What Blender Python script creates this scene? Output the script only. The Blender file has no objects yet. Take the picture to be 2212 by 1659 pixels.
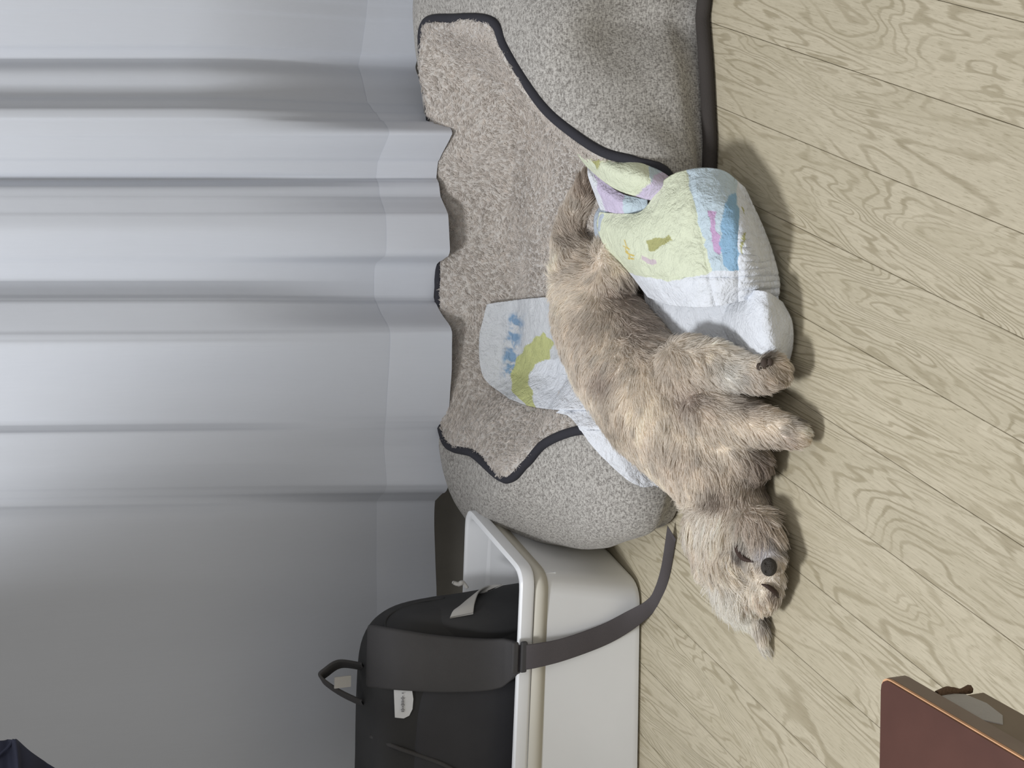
import bpy, bmesh, math, random
import numpy as np
from mathutils import Vector, Matrix, noise
from mathutils.bvhtree import BVHTree
from mathutils.kdtree import KDTree

random.seed(7); rng = np.random.default_rng(7)
SC = bpy.context.scene
COL = SC.collection

# ------------------------------------------------------------------ camera, world, lights, exposure
FPX, CX, CY, CH = 3574.0, 1106.0, 829.5, 1.5          # focal length in pixels, image centre, camera height
PITCH, ROLL = math.radians(26.0), math.radians(-2.216)
Fv = np.array([0, math.cos(PITCH), -math.sin(PITCH)])
U0 = np.array([0, math.sin(PITCH), math.cos(PITCH)]); R0 = np.array([1., 0, 0])
Rv = R0 * math.cos(ROLL) + U0 * math.sin(ROLL)
Uv = U0 * math.cos(ROLL) - R0 * math.sin(ROLL)
CAMP = np.array([0, 0, CH])
cd = bpy.data.cameras.new('camera'); cam = bpy.data.objects.new('camera', cd); COL.objects.link(cam)
cd.sensor_fit = 'HORIZONTAL'; cd.sensor_width = 36; cd.lens = 36 * FPX / 2212
cd.clip_start = 0.05
X, Y, Z = -Uv, Rv, -Fv                                 # phone held on its side: world up is image left
cam.matrix_world = Matrix(((X[0], Y[0], Z[0], 0), (X[1], Y[1], Z[1], 0), (X[2], Y[2], Z[2], CH), (0, 0, 0, 1)))
SC.camera = cam
SC.view_settings.view_transform = 'Standard'; SC.view_settings.look = 'None'
SC.view_settings.gamma = 1; SC.view_settings.use_curve_mapping = False
SC.view_settings.exposure = 0.0

def lin(c):
    return tuple((x / 255 / 12.92) if x / 255 <= 0.04045 else ((x / 255 + 0.055) / 1.055) ** 2.4 for x in c)

w = bpy.data.worlds.new('world'); SC.world = w; w.use_nodes = True
w.node_tree.nodes['Background'].inputs[0].default_value = (1.0, 0.985, 0.97, 1)
w.node_tree.nodes['Background'].inputs[1].default_value = 0.34

def area(name, loc, target, size, power, color):
    d = bpy.data.lights.new(name, 'AREA'); d.shape = 'SQUARE'; d.size = size; d.energy = power; d.color = color
    o = bpy.data.objects.new(name, d); COL.objects.link(o); o.location = loc
    o.rotation_euler = (Vector(target) - Vector(loc)).to_track_quat('-Z', 'Y').to_euler()
    return o
area('ceiling_lamp', (-.85, 1.50, 2.65), (0.2, 2.5, 0.0), 0.42, 58, (0.965, 0.98, 1.0))
area('overhead_fill', (0.6, 0.2, 2.6), (0.3, 2.8, 0.3), 1.2, 13, (1.0, 0.985, 0.96))  # soft fill light added overhead, not a fixture of the room

# ------------------------------------------------------------------ helpers
def P(x, y, z=None, Y=None):
    """The point in the room seen at that place of the photograph, at height z or at distance Y."""
    d = Fv * FPX + Rv * (CY - y) - Uv * (x - CX)
    t = (z - CH) / d[2] if z is not None else Y / d[1]
    return CAMP + t * d
def proj(p):
    q = np.atleast_2d(p) - CAMP
    zc = q @ Fv
    return np.stack([CX - (q @ Uv) / zc * FPX, CY - (q @ Rv) / zc * FPX], 1)

def mesh_obj(name, verts, faces, m=None, parent=None, smooth=True, uvs=None):
    me = bpy.data.meshes.new(name)
    me.from_pydata([tuple(map(float, v)) for v in verts], [], [tuple(f) for f in faces])
    if smooth: me.polygons.foreach_set('use_smooth', [True] * len(me.polygons))
    if m: me.materials.append(m)
    me.update()
    o = bpy.data.objects.new(name, me); COL.objects.link(o)
    if parent is not None: o.parent = parent
    return o
def bm_obj(name, bm, m=None, parent=None, smooth=False):
    me = bpy.data.meshes.new(name); bm.to_mesh(me); bm.free()
    if smooth: me.polygons.foreach_set('use_smooth', [True] * len(me.polygons))
    if m: me.materials.append(m)
    o = bpy.data.objects.new(name, me); COL.objects.link(o)
    if parent is not None: o.parent = parent
    return o
def thing(name, label, cat, loc=(0, 0, 0), group=None):
    o = bpy.data.objects.new(name, None); COL.objects.link(o); o.location = loc; o.empty_display_size = .05
    o['label'] = label; o['category'] = cat
    if group: o['group'] = group
    THINGS.append(o)
    return o
THINGS = []
def tag(o, label, cat):
    o['label'] = label; o['category'] = cat; return o
def solid(o, t, off=-1):
    md = o.modifiers.new('thickness', 'SOLIDIFY'); md.thickness = t; md.offset = off; return o
def bevel(o, wd, seg=2):
    md = o.modifiers.new('bevel', 'BEVEL'); md.width = wd; md.segments = seg; md.limit_method = 'ANGLE'; return o
def box(bm, c, s, rot=0):
    g = bmesh.ops.create_cube(bm, size=1)
    bmesh.ops.scale(bm, vec=s, verts=g['verts']); bmesh.ops.rotate(bm, cent=(0, 0, 0), matrix=Matrix.Rotation(rot, 3, 'Z'), verts=g['verts'])
    bmesh.ops.translate(bm, vec=c, verts=g['verts']); return g['verts']

def catmull(pts, n, closed=False):
    pts = np.array(pts, float); k = len(pts)
    if closed: u = np.linspace(0, k, n, endpoint=False)
    else: u = np.linspace(0, k - 1, n)
    i = np.floor(u).astype(int); 
    if not closed: i = np.minimum(i, k - 2)
    t = (u - i)[:, None]
    def g(j):
        if closed: return pts[j % k]
        lo = 2 * pts[0] - pts[1]; hi = 2 * pts[-1] - pts[-2]
        ext = np.vstack([lo, pts, hi]); return ext[j + 1]
    a, b, c, d = g(i - 1), g(i), g(i + 1), g(i + 2)
    return .5 * ((2 * b) + (-a + c) * t + (2 * a - 5 * b + 4 * c - d) * t ** 2 + (-a + 3 * b - 3 * c + d) * t ** 3)

def grid_faces(nr, nc, closed=False):
    f = []
    for r in range(nr - 1):
        for c in range(nc if closed else nc - 1):
            c2 = (c + 1) % nc
            f.append((r * nc + c, r * nc + c2, (r + 1) * nc + c2, (r + 1) * nc + c))
    return f

def ribbon(name, pts, sides, width, thick, m, parent, n=60):
    """a flat strap through pts; sides = direction across the strap at every point; width may be a list"""
    P_ = catmull(pts, n); S = catmull(sides, n); S /= np.linalg.norm(S, axis=1)[:, None]
    W = np.interp(np.linspace(0, 1, n), np.linspace(0, 1, len(width)), width) if hasattr(width, '__len__') else np.full(n, width)
    v = []
    T = np.gradient(P_, axis=0); T /= np.linalg.norm(T, axis=1)[:, None]
    N = np.cross(T, S); N /= np.linalg.norm(N, axis=1)[:, None]
    prof = [(-.5, -.35), (-.46, -.5), (.46, -.5), (.5, -.35), (.5, .35), (.46, .5), (-.46, .5), (-.5, .35)]
    for a, s, nn, wd in zip(P_, S, N, W):
        for px, py in prof: v.append(a + s * px * wd + nn * py * thick)
    f = grid_faces(n, 8, True); f.append(tuple(range(8))); f.append(tuple(range((n - 1) * 8 + 7, (n - 1) * 8 - 1, -1)))
    return mesh_obj(name, v, f, m, parent)

def tube(name, pts, r, m, parent, n=80, seg=10, closed=False):
    P_ = catmull(pts, n, closed)
    T = np.gradient(P_, axis=0)
    if closed: T = np.roll(P_, -1, 0) - np.roll(P_, 1, 0)
    T /= np.linalg.norm(T, axis=1)[:, None]
    A = np.cross(T, [0.13, 0.2, 1.0]); A /= np.linalg.norm(A, axis=1)[:, None]; B = np.cross(T, A)
    rr = r if hasattr(r, '__len__') else [r] * n
    rr = np.interp(np.linspace(0, 1, n), np.linspace(0, 1, len(rr)), rr)
    v = []
    for i in range(n):
        for k in range(seg):
            a = 2 * math.pi * k / seg
            v.append(P_[i] + rr[i] * (A[i] * math.cos(a) + B[i] * math.sin(a)))
    f = grid_faces(n, seg, True)
    if closed:
        for k in range(seg): f.append(((n - 1) * seg + k, (n - 1) * seg + (k + 1) % seg, (k + 1) % seg, k))
    else: f += [tuple(range(seg)), tuple(range((n - 1) * seg, n * seg))]
    return mesh_obj(name, v, f, m, parent)

# ------------------------------------------------------------------ materials
class NT:
    def __init__(s, name, rough=.8, spec=.3):
        s.m = bpy.data.materials.new(name); s.m.use_nodes = True; s.t = s.m.node_tree; s.b = s.t.nodes['Principled BSDF']
        s.b.inputs['Roughness'].default_value = rough; s.b.inputs['Specular IOR Level'].default_value = spec
    def n(s, typ, **k):
        nd = s.t.nodes.new(typ)
        for a, b in k.items():
            if a in nd.inputs.keys() if isinstance(a, str) else False: nd.inputs[a].default_value = b
            else: setattr(nd, a, b)
        return nd
    def l(s, a, b): s.t.links.new(a, b)
    def val(s, nd, **k):
        for a, b in k.items(): nd.inputs[a.replace('_', ' ')].default_value = b
        return nd
    def coord(s, which='Object', scale=(1, 1, 1), rot=(0, 0, 0), src=None):
        mp = s.n('ShaderNodeMapping'); mp.inputs['Scale'].default_value = scale; mp.inputs['Rotation'].default_value = rot
        if src is None: src = s.n('ShaderNodeTexCoord').outputs[which]
        s.l(src, mp.inputs['Vector']); return mp.outputs[0]
    def noise(s, vec, scale, detail=4, rough=.5, dist=0):
        nd = s.n('ShaderNodeTexNoise'); s.l(vec, nd.inputs['Vector'])
        s.val(nd, Scale=scale, Detail=detail, Roughness=rough, Distortion=dist); return nd.outputs[0]
    def ramp(s, fac, stops):
        nd = s.n('ShaderNodeValToRGB'); s.l(fac, nd.inputs[0]); e = nd.color_ramp.elements
        while len(e) < len(stops): e.new(.5)
        for el, (p, c) in zip(e, stops):
            el.position = p; el.color = (*c, 1) if len(c) == 3 else c
        return nd.outputs[0]
    def mix(s, fac, a, b, mode='MIX'):
        nd = s.n('ShaderNodeMix', data_type='RGBA', blend_type=mode)
        for sock, v in ((nd.inputs[0], fac), (nd.inputs[6], a), (nd.inputs[7], b)):
            if hasattr(v, 'links'): s.l(v, sock)
            else: sock.default_value = v if not isinstance(v, tuple) else ((*v, 1) if len(v) == 3 else v)
        return nd.outputs[2]
    def math(s, op, a, b=None):
        nd = s.n('ShaderNodeMath', operation=op)
        for sock, v in ((nd.inputs[0], a), (nd.inputs[1], b)):
            if v is None: continue
            if hasattr(v, 'links'): s.l(v, sock)
            else: sock.default_value = v
        return nd.outputs[0]
    def color(s, c):
        if hasattr(c, 'links'): s.l(c, s.b.inputs['Base Color'])
        else: s.b.inputs['Base Color'].default_value = (*c, 1)
    def bump(s, h, strength, dist=.001, prev=None):
        nd = s.n('ShaderNodeBump'); s.l(h, nd.inputs['Height']); s.val(nd, Strength=strength, Distance=dist)
        if prev is not None: s.l(prev, nd.inputs['Normal'])
        s.l(nd.outputs[0], s.b.inputs['Normal']); return nd.outputs[0]

def plain(name, c, rough=.7, bumps=None, spec=.3, var=.06):
    t = NT(name, rough, spec); v = t.coord()
    nz = t.noise(v, 14, 4)
    a = tuple(x * (1 - var) for x in lin(c)); b = tuple(min(1, x * (1 + var)) for x in lin(c))
    t.color(t.ramp(nz, [(.3, a), (.7, b)]))
    if bumps: t.bump(t.noise(v, bumps[0], 3), bumps[1], bumps[2])
    return t.m

def wood_floor():
    t = NT('floor_oak_vinyl', .5, .3)
    oi = t.n('ShaderNodeObjectInfo'); tc = t.n('ShaderNodeTexCoord')
    off = t.n('ShaderNodeCombineXYZ')
    t.l(t.math('MULTIPLY', oi.outputs['Random'], 37.0), off.inputs[0]); t.l(t.math('MULTIPLY', oi.outputs['Random'], 91.0), off.inputs[1])
    ad = t.n('ShaderNodeVectorMath', operation='ADD'); t.l(tc.outputs['Object'], ad.inputs[0]); t.l(off.outputs[0], ad.inputs[1])
    v1 = t.coord(scale=(1.0, 5.2, 1), src=ad.outputs[0])
    field = t.noise(v1, 1.3, 3.0, .45, .7)
    wig = t.math('ADD', t.math('MULTIPLY', field, 185.0), t.math('MULTIPLY', t.noise(t.coord(scale=(14, 70, 1), src=ad.outputs[0]), 1.5, 3), 3.0))
    rings = t.math('ADD', t.math('MULTIPLY', t.math('SINE', wig), .5), .5)
    broad = t.math('ADD', t.math('MULTIPLY', t.math('SINE', t.math('MULTIPLY', field, 31.0)), .5), .5)
    fib = t.noise(t.coord(scale=(7, 90, 1), src=ad.outputs[0]), 3.0, 5, .65)
    pore = t.noise(t.coord(scale=(26, 330, 1), src=ad.outputs[0]), 1.6, 3)
    amp = t.ramp(t.noise(t.coord(scale=(2.2, 7, 1), src=ad.outputs[0]), 2.0, 3), [(.34, (0.25,) * 3), (.58, (1,) * 3)])
    base = t.ramp(fib, [(.3, lin((181, 172, 150))), (.7, lin((198, 189, 167)))])
    line = t.ramp(rings, [(.70, (0,) * 3), (.97, (1,) * 3)])       # thin growth lines
    lw = t.math('MULTIPLY', line, amp)
    c = t.mix(t.math('MULTIPLY', lw, .62), base, lin((142, 131, 106)))
    bl = t.ramp(broad, [(.25, (0,) * 3), (.9, (1,) * 3)])
    c = t.mix(t.math('MULTIPLY', bl, .22), c, lin((164, 155, 130)))
    pl = t.ramp(pore, [(.30, (1,) * 3), (.43, (0,) * 3)])
    c = t.mix(t.math('MULTIPLY', pl, .55), c, lin((148, 138, 112)))
    hsv = t.n('ShaderNodeHueSaturation'); t.l(c, hsv.inputs['Color'])
    t.l(t.math('ADD', t.math('MULTIPLY', oi.outputs['Random'], .05), .97), hsv.inputs['Value'])
    t.color(hsv.outputs[0])
    hh = t.math('ADD', t.math('MULTIPLY', lw, -1.0), t.math('MULTIPLY', pl, -.5))
    t.bump(hh, .5, .0010)
    return t.m

def linen(name, light, dark):
    t = NT(name, .95, .1); v = t.coord()
    a = t.noise(t.coord(scale=(1, 1, .35)), 500, 2, .6); b = t.noise(t.coord(scale=(.35, .5, 1)), 420, 2, .6)
    s = t.math('MULTIPLY', t.math('ADD', a, b), .5)
    s2 = t.math('ADD', t.math('MULTIPLY', s, .8), t.math('MULTIPLY', t.noise(v, 190, 3, .7), .2))
    c = t.ramp(s2, [(.40, lin(dark)), (.58, lin(light))])
    c = t.mix(t.math('MULTIPLY', t.noise(v, 9, 3), .25), c, lin(tuple(x * .86 for x in light)))
    t.color(c); t.bump(s2, .6, .002); t.b.inputs['Sheen Weight'].default_value = .15
    return t.m
def sherpa():
    t = NT('sherpa_plush', .98, .05); v = t.coord()
    n1 = t.noise(t.coord(scale=(1, 1.6, 1)), 95, 4, .65, 1.5); n2 = t.noise(v, 300, 3, .7, .5); n3 = t.noise(v, 14, 4)
    h = t.math('ADD', n1, t.math('MULTIPLY', n2, .5))
    c = t.ramp(h, [(.55, lin((166, 158, 150))), (.72, lin((206, 200, 194))), (.9, lin((226, 222, 216)))])
    c = t.mix(t.math('MULTIPLY', n3, .45), c, lin((172, 166, 160)))
    t.color(c); t.bump(h, .9, .004); t.b.inputs['Sheen Weight'].default_value = .4
    return t.m
def curtain_mat(name, c, tr):
    t = NT(name, .9, .1); v = t.coord(scale=(1, 1, 1))
    wv = t.noise(t.coord(scale=(1, 1, .06)), 300, 2)
    t.color(t.ramp(wv, [(.3, tuple(x * .985 for x in lin(c))), (.7, lin(c))]))
    t.bump(t.noise(v, 9, 3), .1, .01)
    tb = t.n('ShaderNodeBsdfTranslucent'); tb.inputs[0].default_value = (*lin(c), 1)
    mx = t.n('ShaderNodeMixShader'); mx.inputs[0].default_value = tr
    t.l(t.b.outputs[0], mx.inputs[1]); t.l(tb.outputs[0], mx.inputs[2]); t.l(mx.outputs[0], t.t.nodes['Material Output'].inputs[0])
    return t.m
def attr_mat(name, rough=.85, trans=.0, bump=None, mult=None):
    t = NT(name, rough, .15); a = t.n('ShaderNodeAttribute'); a.attribute_name = 'print'
    t.color(a.outputs['Color'])
    if bump: 
        v = t.coord(); t.bump(t.math('ADD', t.noise(v, bump[0], 4, .6, 1.0), t.math('MULTIPLY', t.noise(v, bump[0] * 5, 3), .35)), bump[1], bump[2])
    return t.m

M = dict(
    floor=wood_floor(),
    subfloor=plain('subfloor_dark', (92, 84, 68), .9),
    wall=plain('wall_paint', (205, 202, 196), .9),
    base=plain('baseboard_paint', (190, 186, 178), .7),
    curtain=curtain_mat('curtain_cloth', (205, 209, 217), .10),
    hem=curtain_mat('curtain_hem_cloth', (214, 218, 226), .08),
    rail=plain('rail_metal', (210, 210, 212), .4),
    linen=linen('bed_linen', (192, 189, 184), (110, 106, 102)),
    sherpa=sherpa(),
    piping=plain('charcoal_piping', (52, 52, 58), .95, (500, .6, .001)),
    piping_b=plain('charcoal_base_cloth', (66, 62, 60), .95, (500, .6, .001)),
    box=plain('white_plastic', (236, 238, 241), .38, None, .45, .01),
    groove_shade=plain('plastic_shade', (202, 198, 186), .5, None, .3, .01),
    bag=plain('black_nylon', (56, 56, 57), .8, (900, .3, .0006), .25),
    bag2=plain('black_nylon_panel', (61, 61, 64), .8, (900, .3, .0006), .25),
    strap=plain('charcoal_padded_strap', (73, 72, 73), .85, (700, .4, .0008), .25),
    web=plain('charcoal_webbing', (84, 80, 82), .85, (1200, .6, .0008), .25),
    patch=plain('white_patch', (216, 217, 219), .8),
    ink=plain('grey_print', (120, 120, 124), .8),
    tape=plain('grey_reflective_tape', (178, 176, 172), .6),
    tabletop=plain('red_brown_laminate', (80, 52, 45), .4, (60, .05, .001), .35, .12),
    tside=plain('brown_edge', (128, 112, 100), .5, (40, .1, .001), .35, .12),
    tedge=plain('worn_orange_edge', (206, 160, 122), .6, None, .3, .2),
    tapron=plain('brown_apron', (124, 110, 94), .55),
    torn=plain('torn_paper_core', (170, 166, 160), .95, (200, .5, .002)),
    frayed=plain('frayed_fibre', (104, 82, 64), .95, (250, .9, .004)),
    navy=plain('navy_cloth', (54, 57, 74), .9, (300, .3, .001)),
    rack_board=plain('added_rack_board', (150, 146, 138), .6),
    nose=plain('dog_nose', (64, 60, 56), .7, (420, 1.0, .003), .25),
    lid=plain('dog_eyelid', (60, 46, 40), .7),
    pad=plain('dog_paw_pad', (70, 60, 54), .8, (400, .5, .001)),
)
M['diaper'] = attr_mat('printed_nonwoven', .8, bump=(42, .9, .007))

# ------------------------------------------------------------------ floor of separate planks
fl = mesh_obj('floor', [(-3, -2.3, -.009), (3, -2.3, -.009), (3, 3.3, -.009), (-3, 3.3, -.009), (-3, -2.3, -.05), (3, -2.3, -.05), (3, 3.3, -.05), (-3, 3.3, -.05)],
              [(0, 1, 2, 3), (7, 6, 5, 4), (0, 4, 5, 1), (1, 5, 6, 2), (2, 6, 7, 3), (3, 7, 4, 0)], M['subfloor'], smooth=False)
fl['kind'] = 'structure'
AZ = math.radians(21.98); PW = .12515; L = 2.75
d2 = np.array([math.sin(AZ), math.cos(AZ)]); n2 = np.array([math.cos(AZ), -math.sin(AZ)])
g = .0007; h = .0006
xs = [-L / 2 + g / 2, L / 2 - g / 2]; ys = [-PW / 2 + g / 2, PW / 2 - g / 2]
pv = [(xs[i], ys[j], -.008) for i, j in ((0, 0), (1, 0), (1, 1), (0, 1))]
pv += [(xs[i], ys[j], -h) for i, j in ((0, 0), (1, 0), (1, 1), (0, 1))]
pv += [(xs[i] + (h if i == 0 else -h), ys[j] + (h if j == 0 else -h), 0) for i, j in ((0, 0), (1, 0), (1, 1), (0, 1))]
pf = [(8, 9, 10, 11), (3, 2, 1, 0)] + [(a + k, a + (k + 1) % 4, a + 4 + (k + 1) % 4, a + 4 + k) for a in (0, 4) for k in range(4)]
plank_mesh = None
for k in range(-26, 28):
    c = -.1924 - (k + .5) * PW
    sh = (k * .37) % 1 * .95 + L / 2
    for j in range(-2, 4):
        s = j * L + sh
        ctr = n2 * c + d2 * s
        if ctr[0] < -2.4 or ctr[0] > 2.4 or ctr[1] < -.9 or ctr[1] > 3.9: continue
        if plank_mesh is None:
            o = mesh_obj('plank', pv, pf, M['floor'], fl, smooth=False); plank_mesh = o.data
        else:
            o = bpy.data.objects.new('plank', plank_mesh); COL.objects.link(o); o.parent = fl
        o.location = (ctr[0], ctr[1], 0); o.rotation_euler = (0, 0, math.atan2(d2[1], d2[0]))

bm = bmesh.new(); box(bm, (0, 3.2, 1.25), (6, .08, 2.6)); wl = bm_obj('wall_back', bm, M['wall']); wl['kind'] = 'structure'
bm = bmesh.new(); box(bm, (0, 3.152, .04), (6, .015, .08)); b = bm_obj('baseboard_back', bm, M['base']); b['kind'] = 'structure'; bevel(b, .004)

# ------------------------------------------------------------------ curtain: depth of the folds along the hem and higher up
ZH = .225
A0, A1 = P(955, 300, z=ZH), P(955, 1000, z=ZH)
def y0(x): return A0[1] + (x - A0[0]) * (A1[1] - A0[1]) / (A1[0] - A0[0])
bot = np.array([(-400, -.08), (-200, -.11), (-60, -.07), (30, -.09), (100, -.115), (122, -.135), (146, -.115), (215, -.08), (265, 0), (290, .05), (300, .047), (345, -.02), (382, -.03), (390, -.018), (425, -.012), (462, .022), (556, .03), (562, -.04), (640, -.045), (680, 0), (710, .048), (718, .046), (800, .043), (900, .03), (925, .02), (965, .012), (1000, .02), (1050, .035), (1068, .02), (1082, -.03), (1250, -.035), (1400, -.03), (1700, -.04), (2100, -.02)])
top = np.array([(-400, .03), (-200, -.03), (-60, .03), (0, .015), (100, -.03), (120, -.055), (146, -.02), (200, -.018), (240, .03), (262, .034), (300, .02), (375, -.022), (383, -.04), (400, -.0), (500, .022), (590, -.022), (604, -.025), (648, .02), (735, .052), (748, .05), (830, .005), (912, -.01), (922, .008), (1000, .012), (1086, -.02), (1100, .0), (1250, .012), (1400, .0), (1700, .0), (2100, .0)])
ycols = np.unique(np.concatenate([np.arange(-400, 2101, 6), bot[:, 0], top[:, 0]]))
def smooth1(v, k=2):
    for _ in range(k): v = np.concatenate([v[:1], (v[:-2] + 2 * v[1:-1] + v[2:]) / 4, v[-1:]])
    return v
ob = smooth1(np.interp(ycols, bot[:, 0], bot[:, 1]), 5); ot = smooth1(np.interp(ycols, top[:, 0], top[:, 1]), 9)
def curtain_sheet(z0, z1, nz, push):
    v = []
    for r in range(nz):
        for c, yy in enumerate(ycols):
            xb = P(960, yy, Y=2.88)[0]; xt = P(0, yy + (0 if yy < 600 else (yy - 600) * .03), Y=2.88)[0]
            z = z0 + (z1 - z0) * r / (nz - 1)
            t = (z - ZH) / (1.06 - ZH)
            x = xb + (xt - xb) * min(t, 1.6)
            s = min(1, max(0, t * 1.7)) ; s = s * s * (3 - 2 * s) if s < 1 else 1
            off = ob[c] * (1 - s) + ot[c] * s
            off += .004 * noise.noise(Vector((x * 3, z * 1.2, 1.7))) + .0022 * noise.noise(Vector((x * 14, z * 2.5, 4.7)))
            zz = z + (.006 * noise.noise(Vector((x * 6, 3, 1))) if z < ZH + .02 else 0)
            v.append((x, y0(x) - off - push, zz))
    return v, grid_faces(nz, len(ycols))
cu = thing('curtain', 'pale grey blackout curtain hanging in soft vertical folds behind the pet bed', 'curtain', (0, 2.9, .22))
v, f = curtain_sheet(ZH, 2.35, 70, 0); o = mesh_obj('curtain_panel', v, f, M['curtain'], cu)
v, f = curtain_sheet(ZH - .001, ZH + .125, 10, .0008); o = mesh_obj('hem', v, f, M['hem'], cu)
o['label'] = 'doubled hem band along the lower edge'
rl = tube('curtain_rail', [(-1.6, 2.93, 2.37), (0, 2.93, 2.37), (1.7, 2.93, 2.37)], .014, M['rail'], cu, 12)

# ------------------------------------------------------------------ pet bed
bed = thing('pet_bed', 'grey linen pet bed with plush cream lining and charcoal piping', 'pet bed', (.25, 2.6, 0))
ST = [  # rim (pixel x, y, height), base (x, y on the floor)
    ((962, 948, .235), (-.27, 2.93)), ((948, 800, .225), (-.05, 2.99)), ((950, 640, .215), (.15, 2.98)), ((944, 400, .215), (.42, 2.97)), ((930, 240, .25), (.60, 2.96)),
    ((917, 140, .28), (.76, 2.95)), ((920, 52, .295), (.86, 2.90)), ((985, 40, .30), (.93, 2.78)), ((1064, 46, .295), (.93, 2.62)), ((1092, 100, .285), (.84, 2.44)),
    ((1130, 165, .275), tuple(P(1520, -40, z=0)[:2])), ((1180, 235, .255), tuple(P(1526, 60, z=0)[:2])), ((1240, 287, .23), tuple(P(1533, 160, z=0)[:2])),
    ((1308, 330, .195), tuple(P(1537, 250, z=0)[:2])), ((1380, 350, .155), tuple(P(1540, 330, z=0)[:2])), ((1446, 380, .11), tuple(P(1536, 400, z=0)[:2])),
    ((1470, 500, .065), tuple(P(1525, 520, z=0)[:2])), ((1450, 650, .05), tuple(P(1500, 660, z=0)[:2])), ((1440, 800, .05), tuple(P(1485, 820, z=0)[:2])),
    ((1400, 930, .085), tuple(P(1480, 980, z=0)[:2])), ((1330, 930, .135), tuple(P(1474, 1080, z=0)[:2])), ((1250, 930, .175), tuple(P(1452, 1128, z=0)[:2])),
    ((1180, 958, .205), tuple(P(1400, 1140, z=0)[:2])), ((1138, 1002, .225), tuple(P(1330, 1145, z=0)[:2])), ((1093, 1034, .24), tuple(P(1240, 1125, z=0)[:2])),
    ((1025, 980, .24), (-.32, 2.84)),
]
NB = 300
rim = catmull([P(a[0], a[1], z=a[2]) for a, b in ST], NB, True)
base = catmull([(*b, 0) for a, b in ST], NB, True)
cen = np.array([.24, 2.66, 0])
def dent(p, c, r, d, dirv):
    q = np.linalg.norm((p - c) / np.array(r), axis=1); return p + np.exp(-q ** 2)[:, None] * d * np.array(dirv)
out = (base - cen); out[:, 2] = 0; out /= np.linalg.norm(out, axis=1)[:, None]
zr = rim[:, 2:3]
rows = []
zz = np.array([0, 0, 1.])
def at(fr, bulge, hz, zadd=0):
    p = base * (1 - fr) + rim * fr; p = p + out * bulge; p[:, 2] = (zr * hz)[:, 0] + zadd; return p
prof = [at(0, -.005, 0, .003), at(0, .002, 0, .010), at(.0, .008, .10, .018), at(.01, .024, .26, .01), at(.06, .034, .45), at(.15, .036, .62), at(.30, .032, .78), at(.47, .022, .91), at(.66, .012, .99), at(.84, .004, 1.02), at(.96, .0, 1.01), rim * 1.0]
shell = catmull_rows = np.concatenate([catmull(np.stack([p[i] for p in prof]), 46)[None] for i in range(NB)])   # NB x 46 x 3
shell = np.transpose(shell, (1, 0, 2))
sh = shell.reshape(-1, 3)
sh = dent(sh, P(1290, 120, z=.15), (.11, .2, .08), .055, (0, 1, -.1))
sh = dent(sh, P(1420, 260, z=.10), (.04, .2, .05), .016, (0, 1, 0))
sh = dent(sh, P(1350, 20, z=.10), (.08, .2, .09), .04, (-.3, 1, 0))
for i in range(len(sh)):
    p = sh[i]; k = min(1, max(0, (p[2] - .02) / .05))
    a = noise.noise(Vector(p * 7.0)) * .012 + noise.noise(Vector(p * 18.0)) * .003
    sh[i] = p + out[i % NB] * a * k * (1 if i < 40 * NB else 0)
o = mesh_obj('bolster_cover', sh, grid_faces(46, NB, True), M['linen'], bed); o['label'] = 'grey woven linen outer wall'
bot_idx = mesh_obj('underside', np.vstack([base * .98 + cen * .02 + [0, 0, .004], [cen + [0, 0, .004]]]), [(i, (i + 1) % NB, NB) for i in range(NB)], M['piping_b'], bed)
# inner plush
flo = rim * .60 + cen * .40; fz = np.minimum(.115, rim[:, 2] - .004)
flo[:, 2] = fz
q1 = rim * .93 + cen * .07; q1[:, 2] = rim[:, 2] - .004
q15 = rim * .985 + cen * .015; q15[:, 2] = rim[:, 2] + .006
q2 = rim * .80 + cen * .20; q2[:, 2] = rim[:, 2] * .55 + fz * .45
q3 = rim * .68 + cen * .32; q3[:, 2] = rim[:, 2] * .18 + fz * .82
q4 = rim * .4 + cen * .6; q4[:, 2] = .118 * .7 + fz * .3
q5 = rim * .15 + cen * .85; q5[:, 2] = .122
inner = [rim, q15, q1, q2, q3, flo, q4, q5, np.repeat((cen + [0, 0, .124])[None], NB, 0)]
inn = np.transpose(np.stack([catmull(np.stack([p[i] for p in inner]), 60) for i in range(NB)]), (1, 0, 2)).reshape(-1, 3)
for i in range(NB, len(inn)):
    p = inn[i]; k = min(1, (i // NB) / 6)
    inn[i, 2] += k * (noise.noise(Vector(p * 9)) * .010 + noise.noise(Vector(p * 45)) * .0022 + noise.noise(Vector(p * 110)) * .0015)
o_in = mesh_obj('plush_lining', inn, grid_faces(60, NB, True), M['sherpa'], bed); o_in['label'] = 'cream sherpa plush lining'
tube('rim_piping', rim + [0, 0, .002], .0085, M['piping'], bed, 400, 8, True)
bb = base + out * .006; bb[:, 2] = .011
i0, i1 = int(6.0 / len(ST) * NB), int(15.6 / len(ST) * NB)
bq = bb[i0:i1].copy(); bq[:, :2] += out[i0:i1, :2] * .004; bq[:, 2] = .012
bp = tube('base_piping', bq, .0125, M['piping_b'], bed, 260, 8)
bvh_bed = BVHTree.FromPolygons([tuple(v) for v in np.vstack([sh, inn])],
                               grid_faces(46, NB, True) + [tuple(a + len(sh) for a in q) for q in grid_faces(60, NB, True)])

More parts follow.
